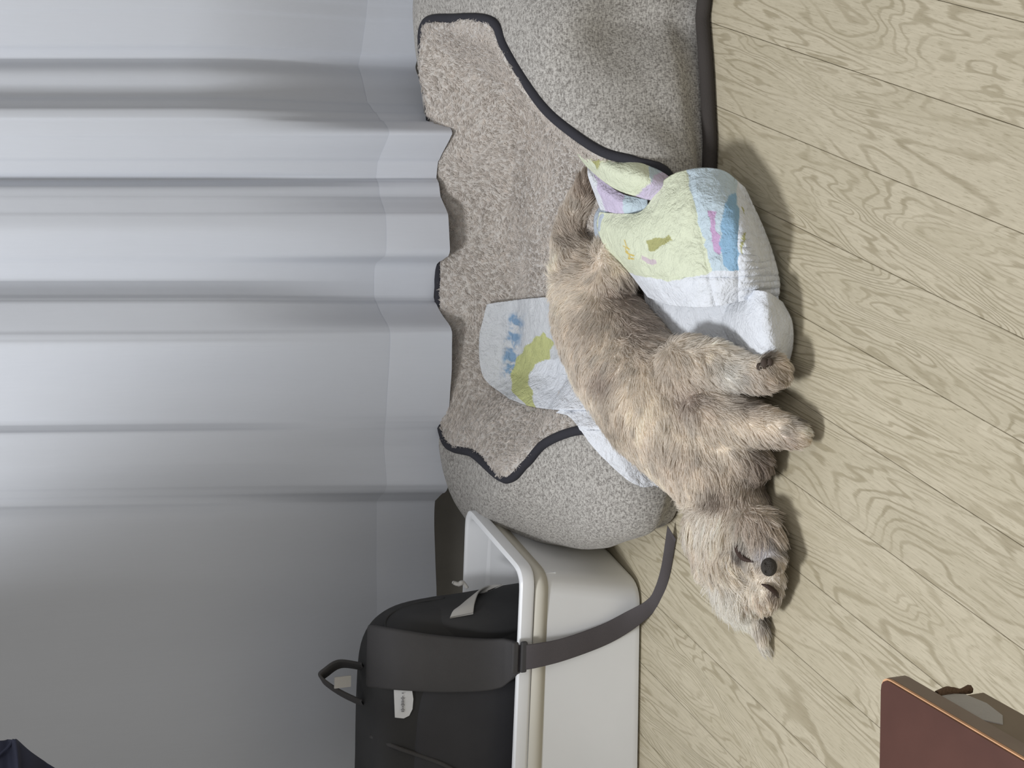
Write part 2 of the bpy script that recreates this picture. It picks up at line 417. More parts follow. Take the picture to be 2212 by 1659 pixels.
# fibres: ribbons-free hair curves, grown from sampled surface points
def grow(name, roots, normals, flow, length, col, parent, m, npt=6, lift=.5, r0=.0005, nclump=2000, clump=.6, wave=.25, seed=1):
    g = np.random.default_rng(seed); n = len(roots)
    ln = length * (0.75 + .5 * g.random(n)); 
    t = flow - (np.sum(flow * normals, 1)[:, None]) * normals
    t += g.normal(0, .12, t.shape); t /= np.linalg.norm(t, axis=1)[:, None] + 1e-9
    side = np.cross(normals, t)
    ph = g.random(n) * 6.28; amp = wave * (.4 + g.random(n))
    ci = g.choice(n, min(nclump, n), replace=False); kd = KDTree(len(ci))
    for a, b in enumerate(ci): kd.insert(roots[b], a)
    kd.balance(); near = np.array([ci[kd.find(p)[1]] for p in roots])
    pts = np.zeros((n, npt, 3)); pts[:, 0] = roots; cur = roots.copy()
    for j in range(1, npt):
        s = j / (npt - 1)
        L_ = lift if not hasattr(lift, '__len__') else lift[:, None]
        d = normals * (L_ * (1 - s) ** 1.2 + .03) + t * (.35 + s) + side * (amp[near] * np.sin(s * 4.2 + ph[near]))[:, None]
        d /= np.linalg.norm(d, axis=1)[:, None]
        cur = cur + d * (ln / (npt - 1))[:, None]; pts[:, j] = cur
    base_pts = pts.copy()
    for j in range(1, npt):
        s = j / (npt - 1); k = clump * s ** 1.1
        tgt = base_pts[near, j]
        dist = np.linalg.norm(base_pts[near, 0] - roots, axis=1)
        kk = (k * np.clip(1.2 - dist / .02, 0, 1))[:, None]
        pts[:, j] = pts[:, j] * (1 - kk) + tgt * kk
    pts[:, :, 2] = np.maximum(pts[:, :, 2], .0015)
    hc = bpy.data.hair_curves.new(name); hc.add_curves([npt] * n)
    hc.points.foreach_set('position', pts.reshape(-1).astype(np.float32))
    rad = np.tile(np.interp(np.linspace(0, 1, npt), [0, .6, 1], [r0, r0 * .8, r0 * .25]), n).astype(np.float32)
    at_ = hc.attributes.get('radius') or hc.attributes.new('radius', 'FLOAT', 'POINT'); at_.data.foreach_set('value', rad)
    ca = hc.attributes.new('tint', 'FLOAT_COLOR', 'CURVE')
    c4 = np.ones((n, 4), np.float32); cl = col * (1 + g.normal(0, .06, (n, 1))) * (1 + g.normal(0, .06, (n, 1))[near]); c4[:, :3] = np.clip(cl, 0, 1)
    ca.data.foreach_set('color', c4.reshape(-1))
    hc.materials.append(m)
    o = bpy.data.objects.new(name, hc); COL.objects.link(o); o.parent = parent; o['kind'] = 'stuff'
    return o
def fur_mat(name):
    t = NT(name); t.t.nodes.remove(t.b); a = t.n('ShaderNodeAttribute'); a.attribute_name = 'tint'
    d = t.n('ShaderNodeBsdfDiffuse'); tr = t.n('ShaderNodeBsdfTranslucent'); mx = t.n('ShaderNodeMixShader'); mx.inputs[0].default_value = .5
    t.l(a.outputs[0], d.inputs[0]); t.l(a.outputs[0], tr.inputs[0]); t.l(d.outputs[0], mx.inputs[1]); t.l(tr.outputs[0], mx.inputs[2])
    t.l(mx.outputs[0], t.t.nodes['Material Output'].inputs[0]); return t.m
M['fur'] = fur_mat('dog_fur'); M['pile'] = fur_mat('plush_pile')
def sample(verts, tris, n, seed):
    g = np.random.default_rng(seed); V = np.asarray(verts); T = np.asarray(tris)
    a, b, c = V[T[:, 0]], V[T[:, 1]], V[T[:, 2]]; N = np.cross(b - a, c - a); ar = np.linalg.norm(N, axis=1)
    idx = g.choice(len(T), n, p=ar / ar.sum()); u, v = g.random(n), g.random(n); fl_ = u + v > 1; u[fl_] = 1 - u[fl_]; v[fl_] = 1 - v[fl_]
    return a[idx] + (b - a)[idx] * u[:, None] + (c - a)[idx] * v[:, None], N[idx] / (ar[idx][:, None] + 1e-12), idx
gf = grid_faces(60, NB, True); tr = []
for q in gf: tr += [(q[0], q[1], q[2]), (q[0], q[2], q[3])]
pp, nn, _ = sample(inn, tr, 70000, 3)
nn[nn[:, 2] < 0] *= -1
fx = np.array([[noise.noise(Vector(p * 11)), noise.noise(Vector(p * 11 + np.array([9, 2, 4]))), 0] for p in pp]) + np.array([-.1, -.12, -.1])
pc = np.tile(np.array(lin((222, 216, 210))), (len(pp), 1))
grow('plush_pile', pp, nn, fx, .0075, pc, bed, M['pile'], npt=4, lift=.75, r0=.0006, nclump=9000, clump=.6, wave=.35, seed=5)

# ------------------------------------------------------------------ storage box
BH = .243
FR, BR, FLp = P(1126, 1236, z=BH), P(1006, 1098, z=BH), P(1108, 1659, z=BH)
uu = (FLp - FR) / np.linalg.norm(FLp - FR); BL_ = .52
FLc = FR + uu * BL_; BLc = BR + uu * BL_ + np.array([0.0, 0, 0])
bFR, bBR, bFLp = P(1391, 1262, z=0), P(1300, 1165, z=0), P(1385, 1659, z=0)
def rquad(c, r, n=7):
    out_ = []
    for i in range(4):
        p, a, b = c[i], c[i - 1], c[(i + 1) % 4]
        da = (a - p) / np.linalg.norm(a - p); db = (b - p) / np.linalg.norm(b - p)
        for k in range(n):
            t = k / (n - 1); out_.append((1 - t) ** 2 * (p + da * r) + 2 * t * (1 - t) * p + t * t * (p + db * r))
    return np.array(out_)
def inset(c, d):
    m = c.mean(0); res = []
    for i in range(4):
        p, a, b = c[i], c[i - 1], c[(i + 1) % 4]
        da = (a - p) / np.linalg.norm(a - p); db = (b - p) / np.linalg.norm(b - p)
        res.append(p + (da + db) * d)
    return np.array(res)
topq = np.array([FR, BR, BLc, FLc]); topq[:, 2] = 0
bu = (bFLp - bFR) / np.linalg.norm(bFLp - bFR); bFL = bFR + bu * (BL_ - .02); bBL = bBR + bu * (BL_ - .02)
botq = np.array([bFR, bBR, bBL, bFL]); botq[:, 2] = 0
def mixq(t): return botq * (1 - t) + topq * t
bx = thing('storage_box', 'white plastic storage box with a rolled rim holding the black backpack', 'box', (-.6, 2.65, 0))
rows = []
def row(q, z, r): a = rquad(q, r); a[:, 2] = z; rows.append(a)
row(inset(mixq(0), .02), .0015, .03); row(inset(mixq(0), .004), .006, .035); row(mixq(.05), .018, .035)
row(inset(mixq(.88), .006), .212, .03); row(inset(mixq(.9), .004), .2165, .03)
row(inset(mixq(1), -.002), .2175, .03); row(inset(mixq(1), -.004), .222, .03); row(inset(mixq(1), -.003), BH - .003, .03); row(mixq(1), BH, .03)
row(inset(mixq(1), .005), BH, .03); row(inset(mixq(1), .009), BH - .004, .03); row(inset(mixq(.9), .012), .2, .03); row(inset(mixq(.05), .012), .012, .03); row(inset(mixq(0), .03), .008, .02)
nr, nc = len(rows), len(rows[0]); vv = np.vstack(rows); ff = grid_faces(nr, nc, True); ff.append(tuple(range(nc - 1, -1, -1))); ff.append(tuple(range((nr - 1) * nc, nr * nc)))
o = mesh_obj('tub', vv, ff, M['box'], bx, smooth=True); 
md = o.modifiers.new('ws', 'EDGE_SPLIT'); md.split_angle = math.radians(40)
rows2 = []
for z_, t_ in ((.189, .80), (.214, .9)):
    a = rquad(inset(mixq(t_), -.0008 + .004), .03); a[:, 2] = z_; rows2.append(a)
o = mesh_obj('rim_groove_shade', np.vstack(rows2), grid_faces(2, nc, True), M['groove_shade'], bx); solid(o, .003, 0); o['label'] = 'recessed band under the rim, coloured greyish as its shade'  # shade below the lip is put into this band's colour
a0, a1 = P(1148, 1243, z=.20), P(1192, 1243, z=.165)
bm = bmesh.new(); cc = (P(1160, 1247, z=.2) + P(1190, 1247, z=.17)) / 2
box(bm, tuple(cc + np.array([0, -.004, 0])), (.018, .006, .04), math.atan2(uu[1], uu[0])); o = bm_obj('latch_tab', bm, M['box'], bx); bevel(o, .001)

# ------------------------------------------------------------------ backpack standing in the box
bag = thing('backpack', 'black nylon backpack with white patch standing in the white storage box', 'backpack', (-.62, 2.68, .01))
ang = math.atan2(uu[1], uu[0]) + math.pi
def superq(c, a, b_, cz, e1, e2, rot, taper=0, nu=64, nv=40):
    v = []
    for i in range(nv + 1):
        ph = -math.pi / 2 + math.pi * i / nv
        for j in range(nu):
            th = 2 * math.pi * j / nu
            sg = lambda x, e: math.copysign(abs(x) ** e, x)
            x = a * sg(math.cos(ph), e1) * sg(math.cos(th), e2); y = b_ * sg(math.cos(ph), e1) * sg(math.sin(th), e2); z = cz * sg(math.sin(ph), e1)
            x *= 1 - taper * (z / cz * .5 + .5)
            y += .006 * noise.noise(Vector((x * 9, z * 9, 2))); x += .006 * noise.noise(Vector((x * 9, z * 7, 8)))
            v.append((c[0] + x * math.cos(rot) - y * math.sin(rot), c[1] + x * math.sin(rot) + y * math.cos(rot), c[2] + z))
    return v, grid_faces(nv + 1, nu, True)
bagv, bagf = [], []
def bagpart(name, c, a_, b_, cz, e1, e2, m, taper):
    v, f = superq(c, a_, b_, cz, e1, e2, ang, taper)
    mesh_obj(name, v, f, m, bag); k = len(bagv); bagv.extend(v); bagf.extend([tuple(i + k for i in q) for q in f])
bagpart('main_compartment', (-.610, 2.752, .245), .240, .078, .232, .38, .45, M['bag'], .05)
bagpart('front_pocket', (-.635, 2.712, .215), .165, .040, .198, .30, .38, M['bag2'], .05)
bagpart('side_pocket', (-.425, 2.715, .215), .062, .068, .185, .5, .7, M['bag'], .25)
bvb = BVHTree.FromPolygons([tuple(p) for p in bagv], bagf)
def fy(x, y, Yd): return P(x, y, Y=Yd)
def ob_(x, y, off):
    d = P(x, y, z=0) - CAMP; d /= np.linalg.norm(d); h_ = bvb.ray_cast(Vector(CAMP), Vector(d))
    return (np.array(h_[0]) if h_[0] is not None else P(x, y, Y=2.70)) - d * off
sd = np.array([math.cos(ang), math.sin(ang), 0])
def rimY(x): return 2.569 + (-.326 - x) * .182
def fr(x, y, off):                                     # a point off the front plane of the box
    p = P(x, y, Y=2.6)
    for _ in range(3): p = P(x, y, Y=rimY(p[0]) + off)
    return p
pts = [fy(800, 1416, 2.74), ob_(806, 1418, .004), ob_(860, 1425, .012), ob_(950, 1434, .016), ob_(1040, 1436, .018), fr(1085, 1432, .028), fr(1108, 1427, .012), fr(1122, 1424, -.008)]
ribbon('shoulder_strap', pts, [sd] * 8, [.112, .112, .106, .100, .094, .088, .07, .045], .013, M['strap'], bag)
pts = [fr(1112, 1424, .002), fr(1126, 1421, -.012), fr(1160, 1416, -.022), fr(1220, 1402, -.022), fr(1300, 1373, -.020), fr(1355, 1344, -.025), P(1400, 1314, z=.010), P(1420, 1286, z=.006), P(1437, 1235, z=.009), P(1451, 1150, z=.012)]
s2 = [sd, sd, sd + [0, 0, .1], sd + [0, 0, .2], sd + [0, 0, .3], sd + [0, 0, .3], np.array([1, -.5, .5]), np.array([1, -.35, .6]), np.array([1, -.2, .7]), np.array([1, -.1, .7])]
ribbon('webbing_strap', pts, s2, [.046, .046, .044, .041, .040, .038,   .036, .032, .030, .030], .003, M['web'], bag, 90)
for (x0, yy0) in ((1112, 1421), (1131, 1419)):
    c = fr(x0, yy0, -.014)
    bm = bmesh.new(); box(bm, tuple(c), (.056, .008, .012), ang); o = bm_obj('buckle_bar', bm, M['strap'], bag); bevel(o, .003, 3)
# grab handle
pts = [fy(785, 1440, 2.745), fy(735, 1434, 2.74), fy(704, 1452, 2.735), fy(694, 1464, 2.735), fy(710, 1480, 2.735), fy(742, 1500, 2.74), fy(785, 1520, 2.745)]
ribbon('grab_handle', pts, [np.array([.55, -1, .55])] * 7, .040, .005, M['strap'], bag)
c = (fy(722, 1462, 2.715) + fy(758, 1484, 2.715)) / 2
bm = bmesh.new(); box(bm, tuple(c), (.020, .003, .030), ang); bm_obj('care_label', bm, M['tape'], bag)
# D shaped white patch with small print
outl = [(850, 1472), (868, 1474), (884, 1478), (890, 1490), (893, 1510), (891, 1532), (884, 1546), (872, 1552), (853, 1550)]
vv = [ob_(*p, .006) for p in outl]; vv2 = [ob_(*p, .001) for p in outl]; n_ = len(vv)
pm = np.mean(vv, 0); vv.append(pm + (ob_(872, 1512, .006) - pm)); 
o = mesh_obj('patch', vv + vv2, [(n_, i, (i + 1) % n_) for i in range(n_)] + [(i, i + n_ + 1, (i + 1) % n_ + n_ + 1, (i + 1) % n_) for i in range(n_)], M['patch'], bag, smooth=False)
o['label'] = 'white half round patch with faint grey print'
bm = bmesh.new(); rr_ = random.Random(3)
for k in range(16):
    yy = 1482 + k * 3.6
    if k in (3, 5): continue
    wdt = rr_.choice([4, 6, 8]) if k > 6 else rr_.choice([2, 4])
    q = [ob_(870 - wdt / 2, yy, .009), ob_(870 + wdt / 2, yy, .009), ob_(870 + wdt / 2, yy + 1.8, .009), ob_(870 - wdt / 2, yy + 1.8, .009)]
    bm.faces.new([bm.verts.new(p) for p in q])
o = bm_obj('patch_print', bm, M['ink'], bag); solid(o, .0006, 0)
pts = [ob_(997, 1330, .004), ob_(1003, 1310, .006), ob_(1018, 1290, .010), ob_(1040, 1277, .012), fy(1070, 1270, 2.70)]
ribbon('reflective_loop', pts, [np.array([.1, -.15, -1]), np.array([.3, -.1, -1]), np.array([.6, 0, -1]), np.array([.6, -.2, -1]), np.array([.4, -.4, -1])], [.043, .042, .04, .036, .03], .003, M['tape'], bag)
tube('seam_piping', [ob_(x, y, .001) for x, y in ((840, 1375), (832, 1345), (850, 1322), (900, 1302), (960, 1292))], .0025, M['bag'], bag, 40, 6)
tube('seam_piping', [ob_(x, y, .001) for x, y in ((800, 1590), (850, 1612), (900, 1630), (950, 1648), (990, 1668))], .004, M['strap'], bag, 40, 6)
tube('zip_pull', [fy(978, 1258, 2.70), fy(990, 1262, 2.70), fy(1000, 1259, 2.7), fy(1010, 1270, 2.70)], [.003, .005, .003], M['tape'], bag, 20, 6)

# ------------------------------------------------------------------ low table corner
TH = .40
t1, t2, t3 = P(1903, 1463, z=TH), P(1900, 1659, z=TH), P(2212, 1646, z=TH)
ea = (t2 - t1) / np.linalg.norm(t2 - t1); eb = (t3 - t1) / np.linalg.norm(t3 - t1)
tb = thing('low_table', 'worn red brown low table with a torn side edge near the camera', 'table', tuple((t1 + ea * .3 + eb * .3) * [1, 1, 0]))
def prism(name, corners, z0, z1, m, r=.012):
    q = np.array(corners); lo = rquad(q, r, 5); hi = lo.copy(); lo[:, 2] = z0; hi[:, 2] = z1; n = len(lo)
    return mesh_obj(name, np.vstack([lo, hi]), [tuple(range(n - 1, -1, -1)), tuple(range(n, 2 * n))] + [(i, (i + 1) % n, n + (i + 1) % n, n + i) for i in range(n)], m, tb, smooth=False)
tl, tw = .9, .6
qt = [t1, t1 + eb * tw, t1 + eb * tw + ea * tl, t1 + ea * tl]
if np.cross(eb, ea)[2] < 0: qt = qt[::-1]
def tq(ia, ib, la, lb): 
    q = [t1 + ea * ia + eb * ib, t1 + ea * ia + eb * lb, t1 + ea * la + eb * lb, t1 + ea * la + eb * ib]
    return q if np.cross(eb, ea)[2] > 0 else q[::-1]
prism('tabletop', tq(.0, .0, tl, tw), TH - .0020, TH, M['tabletop'], .014)
o = prism('edge_line', tq(-.0016, -.0016, tl, tw), TH - .0055, TH - .0021, M['tedge'], .014); o['label'] = 'pale worn line where the laminate meets the edge'
prism('edge_board', tq(-.002, -.002, tl, tw), TH - .027, TH - .0056, M['tside'], .014)
prism('apron', tq(.002, .060, tl - .03, tw), TH - .084, TH - .0275, M['tapron'], .004)
# torn patch on the apron
nrm = -ea
def on_apron(s, z, o_=.001): return t1 + eb * s + ea * (.002 - o_) + np.array([0, 0, z - TH])
pz = [(.058, -.032), (.085, -.0300), (.12, -.032), (.135, -.045), (.118, -.060), (.088, -.066), (.062, -.060), (.056, -.045)]
vv = [on_apron(a, TH + b_) for a, b_ in pz]; vv2 = [on_apron(a, TH + b_, -.001) for a, b_ in pz]; n_ = len(pz)
mesh_obj('torn_patch', vv + vv2, [tuple(range(n_)), tuple(range(2 * n_ - 1, n_ - 1, -1))] + [(i, i + n_, (i + 1) % n_ + n_, (i + 1) % n_) for i in range(n_)], M['torn'], tb, smooth=False)
tube('frayed_edge', [on_apron(.054, TH - .029), on_apron(.053, TH - .045, .002), on_apron(.055, TH - .060), on_apron(.053, TH - .074, .001)], [.004, .0055, .003, .005], M['frayed'], tb, 24, 7)
for a_, b_ in ((.36, .42), (tl - .1, .42), (tl - .1, .2)):
    prism('leg', tq(a_, b_, a_ + .045, b_ + .045), 0, TH - .03, M['tside'], .006)

# ------------------------------------------------------------------ unseen rack added at left to shade the curtain, and the navy cloth hung on it
wd = thing('shade_rack', 'unseen tall rack added so that its deep upper shelf shades the curtain', 'rack', (-1.1, 2.5, 0))
bm = bmesh.new(); box(bm, (-1.05, 2.40, 1.66), (1.2, .80, .05)); o = bm_obj('shade_shelf', bm, M['rack_board'], wd); bevel(o, .004)
for px_ in (-1.62, -.80):
    for py_ in (2.03, 2.77):
        bm = bmesh.new(); box(bm, (px_, py_, .8175), (.03, .03, 1.635)); o = bm_obj('post', bm, M['rack_board'], wd); bevel(o, .003)
bm = bmesh.new(); box(bm, (-1.21, 2.03, 1.05), (.79, .02, .03)); o = bm_obj('cross_rail', bm, M['rack_board'], wd)
nv = thing('navy_cloth', 'dark navy cloth with a pointed corner hanging before the curtain', 'cloth', (-.95, 2.45, .9))
YN = 2.36
edge = [(-60, 1596), (-20, 1600), (0, 1601), (20, 1602), (28, 1600), (33, 1597), (40, 1603), (60, 1620), (90, 1640), (120, 1660), (190, 1700)]
rows_ = []
E_ = catmull([fy(a, b_, YN + .01 * math.sin(i)) for i, (a, b_) in enumerate(edge)], 60)
for k in range(24):
    s = k / 23; r = []
    for i, p in enumerate(E_):
        t = s * (.10 + .9 * s)
        q = p * (1 - t) + np.array([-1.0, 2.06, p[2] + .02]) * t
        q[1] += .010 * math.sin(s * 9 + i * .10) + .006 * math.sin(i * .4 + s * 4); r.append(q)
    rows_.append(r)
o = mesh_obj('cloth_panel', np.array(rows_).reshape(-1, 3), grid_faces(24, 60), M['navy'], nv); solid(o, .003, 0)
tube('seam', [fy(30, 1598, YN - .003), fy(18, 1614, YN - .008), fy(6, 1624, YN - .008), fy(-10, 1640, YN - .008)], .0022, M['navy'], nv, 24, 6)

# ------------------------------------------------------------------ diapers: printed sheets
def inpoly(x, y, poly):
    poly = np.array(poly); c = np.zeros(len(x), bool); j = len(poly) - 1
    for i in range(len(poly)):
        xi, yi = poly[i]; xj, yj = poly[j]
        c ^= ((yi > y) != (yj > y)) & (x < (xj - xi) * (y - yi) / (yj - yi + 1e-9) + xi); j = i
    return c
def sheet(name, grid, m, parent, nu=90, nv=90, thick=.002, painter=None, bvh=None, off=.006, wrinkle=.004, seed=0, ruffle=None):
    G = np.array(grid, float)                       # rows x cols x (px, py, z)
    R1 = np.stack([catmull(G[r], nu) for r in range(G.shape[0])])
    R2 = np.stack([catmull(R1[:, c], nv) for c in range(nu)], 1).reshape(-1, 3)
    v = []
    for q in R2:
        p = P(q[0], q[1], z=q[2])
        if bvh is not None:
            d = p - CAMP; d /= np.linalg.norm(d)
            hit, nrm_, _, _ = bvh.ray_cast(Vector(CAMP), Vector(d))
            if hit is not None: p = np.array(hit) - d * off
        s = seed * 3.1
        wv = noise.noise(Vector((p[0] * 16, p[1] * 16, p[2] * 16 + s))) + .45 * noise.noise(Vector((p[0] * 42, p[1] * 42 + s, p[2] * 42))) + .2 * noise.noise(Vector((p[0] * 100, p[1] * 100, p[2] * 100 + s)))
        d = CAMP - p; d /= np.linalg.norm(d)
        if ruffle: wv += ruffle(q[0], q[1])
        v.append(p + d * wv * wrinkle)
    o = mesh_obj(name, v, grid_faces(nv, nu), m, parent)
    a = o.data.color_attributes.new('print', 'FLOAT_COLOR', 'POINT')
    jx = np.array([noise.noise(Vector((q[0] * .05, q[1] * .05, seed))) * 7 for q in R2]); jy = np.array([noise.noise(Vector((q[0] * .05, q[1] * .05, seed + 5))) * 7 for q in R2])
    c = np.ones((len(R2), 4), np.float32); c[:, :3] = painter(R2[:, 0] + jx, R2[:, 1] + jy)
    # slight fibre mottling of the printed ink
    mot = np.array([noise.noise(Vector((q[0] * .12, q[1] * .12, 3.3))) for q in R2]); c[:, :3] *= (1 + .04 * mot[:, None])
    a.data.foreach_set('color', np.clip(c, 0, 1).reshape(-1))
    if thick: solid(o, thick, -1)
    return o
GREEN, WHITE, BLUE0, BLUE1, PINK, OLIVE, LILAC = map(lambda c: np.array(lin(c)), [(216, 222, 198), (222, 226, 233), (196, 212, 222), (144, 180, 208), (198, 166, 202), (172, 172, 120), (204, 194, 218)])
def paint_main(x, y):
    c = np.tile(GREEN, (len(x), 1))
    c[x > 1488 + (y - 385) * .26] = BLUE0
    c[inpoly(x, y, [(1568, 425), (1590, 420), (1592, 500), (1596, 590), (1575, 585), (1556, 540), (1560, 480)])] = BLUE1
    c[inpoly(x, y, [(1533, 455), (1546, 458), (1549, 500), (1562, 535), (1553, 552), (1542, 535), (1535, 500)])] = PINK
    c[x > 1592 + (y - 440) * .03] = WHITE
    c[(y > 592 + np.abs(x - 1450) * -.06 + 16 * np.exp(-((x - 1450) / 60) ** 2)) & (x > 1350)] = WHITE
    k = inpoly(x, y, [(1398, 520), (1418, 513), (1436, 516), (1452, 511), (1456, 520), (1434, 534), (1418, 542), (1402, 536)]); c[k] = OLIVE
    c[inpoly(x, y, [(1388, 553), (1404, 556), (1418, 560), (1424, 570), (1412, 574), (1394, 563)])] = np.array(lin((204, 190, 196)))
    for a, b_ in (((1352, 518), (1362, 534)), ((1350, 532), (1364, 536)), ((1354, 545), (1368, 552)), ((1356, 538), (1360, 556)), ((1362, 558), (1370, 560))):
        a = np.array(a); b_ = np.array(b_); t = np.clip(((x - a[0]) * (b_ - a)[0] + (y - a[1]) * (b_ - a)[1]) / ((b_ - a) @ (b_ - a)), 0, 1)
        dd = np.hypot(x - a[0] - t * (b_ - a)[0], y - a[1] - t * (b_ - a)[1]); c[dd < 1.6] = np.array(lin((212, 190, 110)))
    for a, b_ in (((1610, 505), (1600, 550)), ((1610, 505), (1604, 520)), ((1598, 452), (1606, 460))):
        a = np.array(a); b_ = np.array(b_); t = np.clip(((x - a[0]) * (b_ - a)[0] + (y - a[1]) * (b_ - a)[1]) / ((b_ - a) @ (b_ - a)), 0, 1)
        dd = np.hypot(x - a[0] - t * (b_ - a)[0], y - a[1] - t * (b_ - a)[1]); c[dd < 1.8] = OLIVE
    return c
dp = thing('diaper', 'crumpled pale green diaper with blue and pink print draped over bed front', 'diaper', tuple(P(1500, 520, z=.0)))
G3 = [[(1298, 458, .150), (1345, 463, .152), (1392, 455, .150), (1440, 388, .135), (1500, 367, .110), (1560, 371, .075), (1608, 408, .040)],
      [(1293, 490, .148), (1355, 500, .165), (1420, 480, .160), (1475, 450, .145), (1535, 445, .125), (1595, 460, .090), (1645, 490, .030)],
      [(1312, 535, .140), (1370, 548, .160), (1430, 545, .160), (1490, 540, .150), (1550, 540, .130), (1615, 540, .095), (1668, 552, .022)],
      [(1356, 580, .125), (1400, 600, .145), (1450, 605, .150), (1500, 605, .145), (1555, 605, .128), (1620, 602, .085), (1682, 610, .018)],
      [(1402, 640, .105), (1440, 655, .125), (1480, 661, .132), (1520, 662, .130), (1562, 658, .115), (1622, 646, .070), (1680, 652, .018)]]
o = sheet('front_panel', G3, M['diaper'], dp, 170, 150, .003, paint_main, wrinkle=.007, seed=1, ruffle=lambda x, y: .35 * max(0, min(1, (x - 1596) / 15)) * math.sin(y * .42 + 2 * noise.noise(Vector((x * .04, y * .03, 1)))) - .5 * math.exp(-((x - 1492 - (y - 385) * .2) / 7) ** 2) - .5 * math.exp(-((x - 1594) / 6) ** 2) - .5 * math.exp(-((y - 598) / 5) ** 2))
def paint_fold(x, y):
    c = np.tile(GREEN, (len(x), 1)); c[x > 1400 + (y - 350) * .1] = BLUE0
    c[x + y > 1798] = LILAC
    c[inpoly(x, y, [(1280, 334), (1296, 330), (1314, 342), (1302, 356), (1292, 362), (1280, 350)])] = OLIVE; return c
G1 = [[(1249, 306, .178), (1290, 322, .180), (1330, 338, .172), (1380, 350, .155), (1425, 372, .130), (1446, 386, .115)],
      [(1250, 330, .185), (1292, 350, .195), (1335, 372, .190), (1385, 385, .172), (1425, 398, .145), (1445, 405, .125)],
      [(1268, 356, .168), (1300, 385, .180), (1335, 408, .175), (1385, 425, .158), (1420, 432, .135), (1440, 425, .115)]]
sheet('upper_fold', G1, M['diaper'], dp, 80, 40, .003, paint_fold, wrinkle=.004, seed=2)
def paint_pink(x, y):
    c = np.tile(LILAC, (len(x), 1)); c[x - (1272 + (y - 365) * .33) < 9] = WHITE; c[x > 1350] = BLUE0; return c
G2 = [[(1268, 358, .160), (1300, 388, .160), (1345, 420, .150), (1400, 432, .130)], [(1275, 385, .165), (1302, 415, .165), (1345, 440, .155), (1400, 455, .130)], [(1300, 452, .150), (1325, 458, .150), (1360, 464, .145), (1400, 468, .125)]]
sheet('inner_fold', G2, M['diaper'], dp, 60, 40, .003, paint_pink, wrinkle=.003, seed=3)
cuffp = [P(1312, 476, z=.16), P(1296, 480, z=.155), P(1290, 500, z=.145), P(1296, 522, z=.14), P(1310, 520, z=.14)]
def paint_w(x, y): return np.tile(WHITE, (len(x), 1))
G6 = [[(1305, 440, .13), (1318, 440, .135), (1335, 450, .13)], [(1288, 465, .14), (1303, 468, .150), (1320, 470, .14)], [(1287, 500, .135), (1300, 505, .145), (1316, 505, .13)], [(1297, 530, .12), (1308, 532, .13), (1325, 530, .12)]]
sheet('leg_cuff', G6, M['diaper'], dp, 30, 40, .003, lambda x, y: np.tile(np.array(lin((186, 196, 208))), (len(x), 1)), wrinkle=.002, seed=4)
G4 = [[(1585, 640, .055), (1620, 628, .070), (1655, 632, .065), (1688, 655, .02)], [(1560, 690, .05), (1610, 680, .075), (1655, 680, .075), (1708, 695, .015)], [(1580, 745, .04), (1622, 735, .07), (1665, 735, .070), (1710, 745, .012)], [(1612, 800, .035), (1632, 790, .055), (1668, 778, .055), (1700, 788, .012)]]
sheet('leg_opening', G4, M['diaper'], dp, 60, 60, .003, paint_w, wrinkle=.006, seed=5)
G5 = [[(1390, 600, .075), (1450, 610, .080), (1530, 610, .075), (1600, 610, .05)], [(1400, 680, .065), (1460, 690, .065), (1530, 690, .06), (1610, 690, .035)], [(1430, 760, .05), (1480, 770, .05), (1550, 770, .045), (1640, 790, .02)]]
sheet('inner_layer', G5, M['diaper'], dp, 60, 60, .003, paint_w, wrinkle=.006, seed=6)

dp2 = thing('diaper', 'flat white diaper with olive green band lying under the dog on the plush', 'diaper', tuple(P(1150, 780, z=.12)))
def paint_b(x, y):
    c = np.tile(np.array(lin((206, 209, 213))), (len(x), 1))
    sm = np.array([noise.noise(Vector((a * .035, b_ * .05, 7))) for a, b_ in zip(x, y)])
    k = np.clip(1 - np.abs(x - (1118 - (y - 690) * .16)) / 22, 0, 1) * np.clip((y - 672) / 14, 0, 1) * np.clip((822 - y) / 14, 0, 1)
    sm2 = np.array([noise.noise(Vector((a * .14, b_ * .14, 2))) for a, b_ in zip(x, y)])
    k = np.clip(k * (.55 + 1.3 * sm + 1.1 * sm2) * 1.5, 0, .95)[:, None]; c = c * (1 - k) + np.array(lin((128, 158, 188))) * k
    band = inpoly(x, y, [(1175, 715), (1150, 735), (1118, 770), (1104, 810), (1110, 845), (1128, 870), (1160, 890), (1150, 850), (1143, 830), (1148, 806), (1160, 790), (1185, 775), (1200, 740)]); c[band] = np.array(lin((190, 194, 138)))
    wh = inpoly(x, y, [(1146, 812), (1160, 790), (1185, 775), (1300, 780), (1300, 930), (1190, 930), (1160, 885), (1150, 860)]); c[wh] = WHITE
    return c
GB = [[(1052, 657, .17), (1100, 650, .165), (1162, 643, .16), (1240, 640, .15)], [(1036, 735, .17), (1100, 725, .165), (1175, 720, .16), (1260, 720, .15)], [(1046, 815, .17), (1105, 805, .165), (1180, 800, .16), (1290, 800, .15)], [(1100, 862, .17), (1145, 878, .165), (1205, 886, .16), (1285, 886, .15)]]
sheet('back_panel', GB, M['diaper'], dp2, 130, 110, .003, paint_b, bvh_bed, .014, wrinkle=.005, seed=8)
GC = [[(1203, 892, .2), (1232, 878, .2), (1290, 872, .2)], [(1235, 905, .2), (1275, 915, .2), (1330, 905, .2)], [(1283, 966, .2), (1325, 955, .2), (1385, 950, .2)], [(1338, 1022, .2), (1380, 1006, .2), (1440, 985, .2)], [(1382, 1050, .2), (1412, 1036, .2), (1462, 1015, .2)], [(1415, 1048, .2), (1432, 1050, .2), (1470, 1048, .2)]]
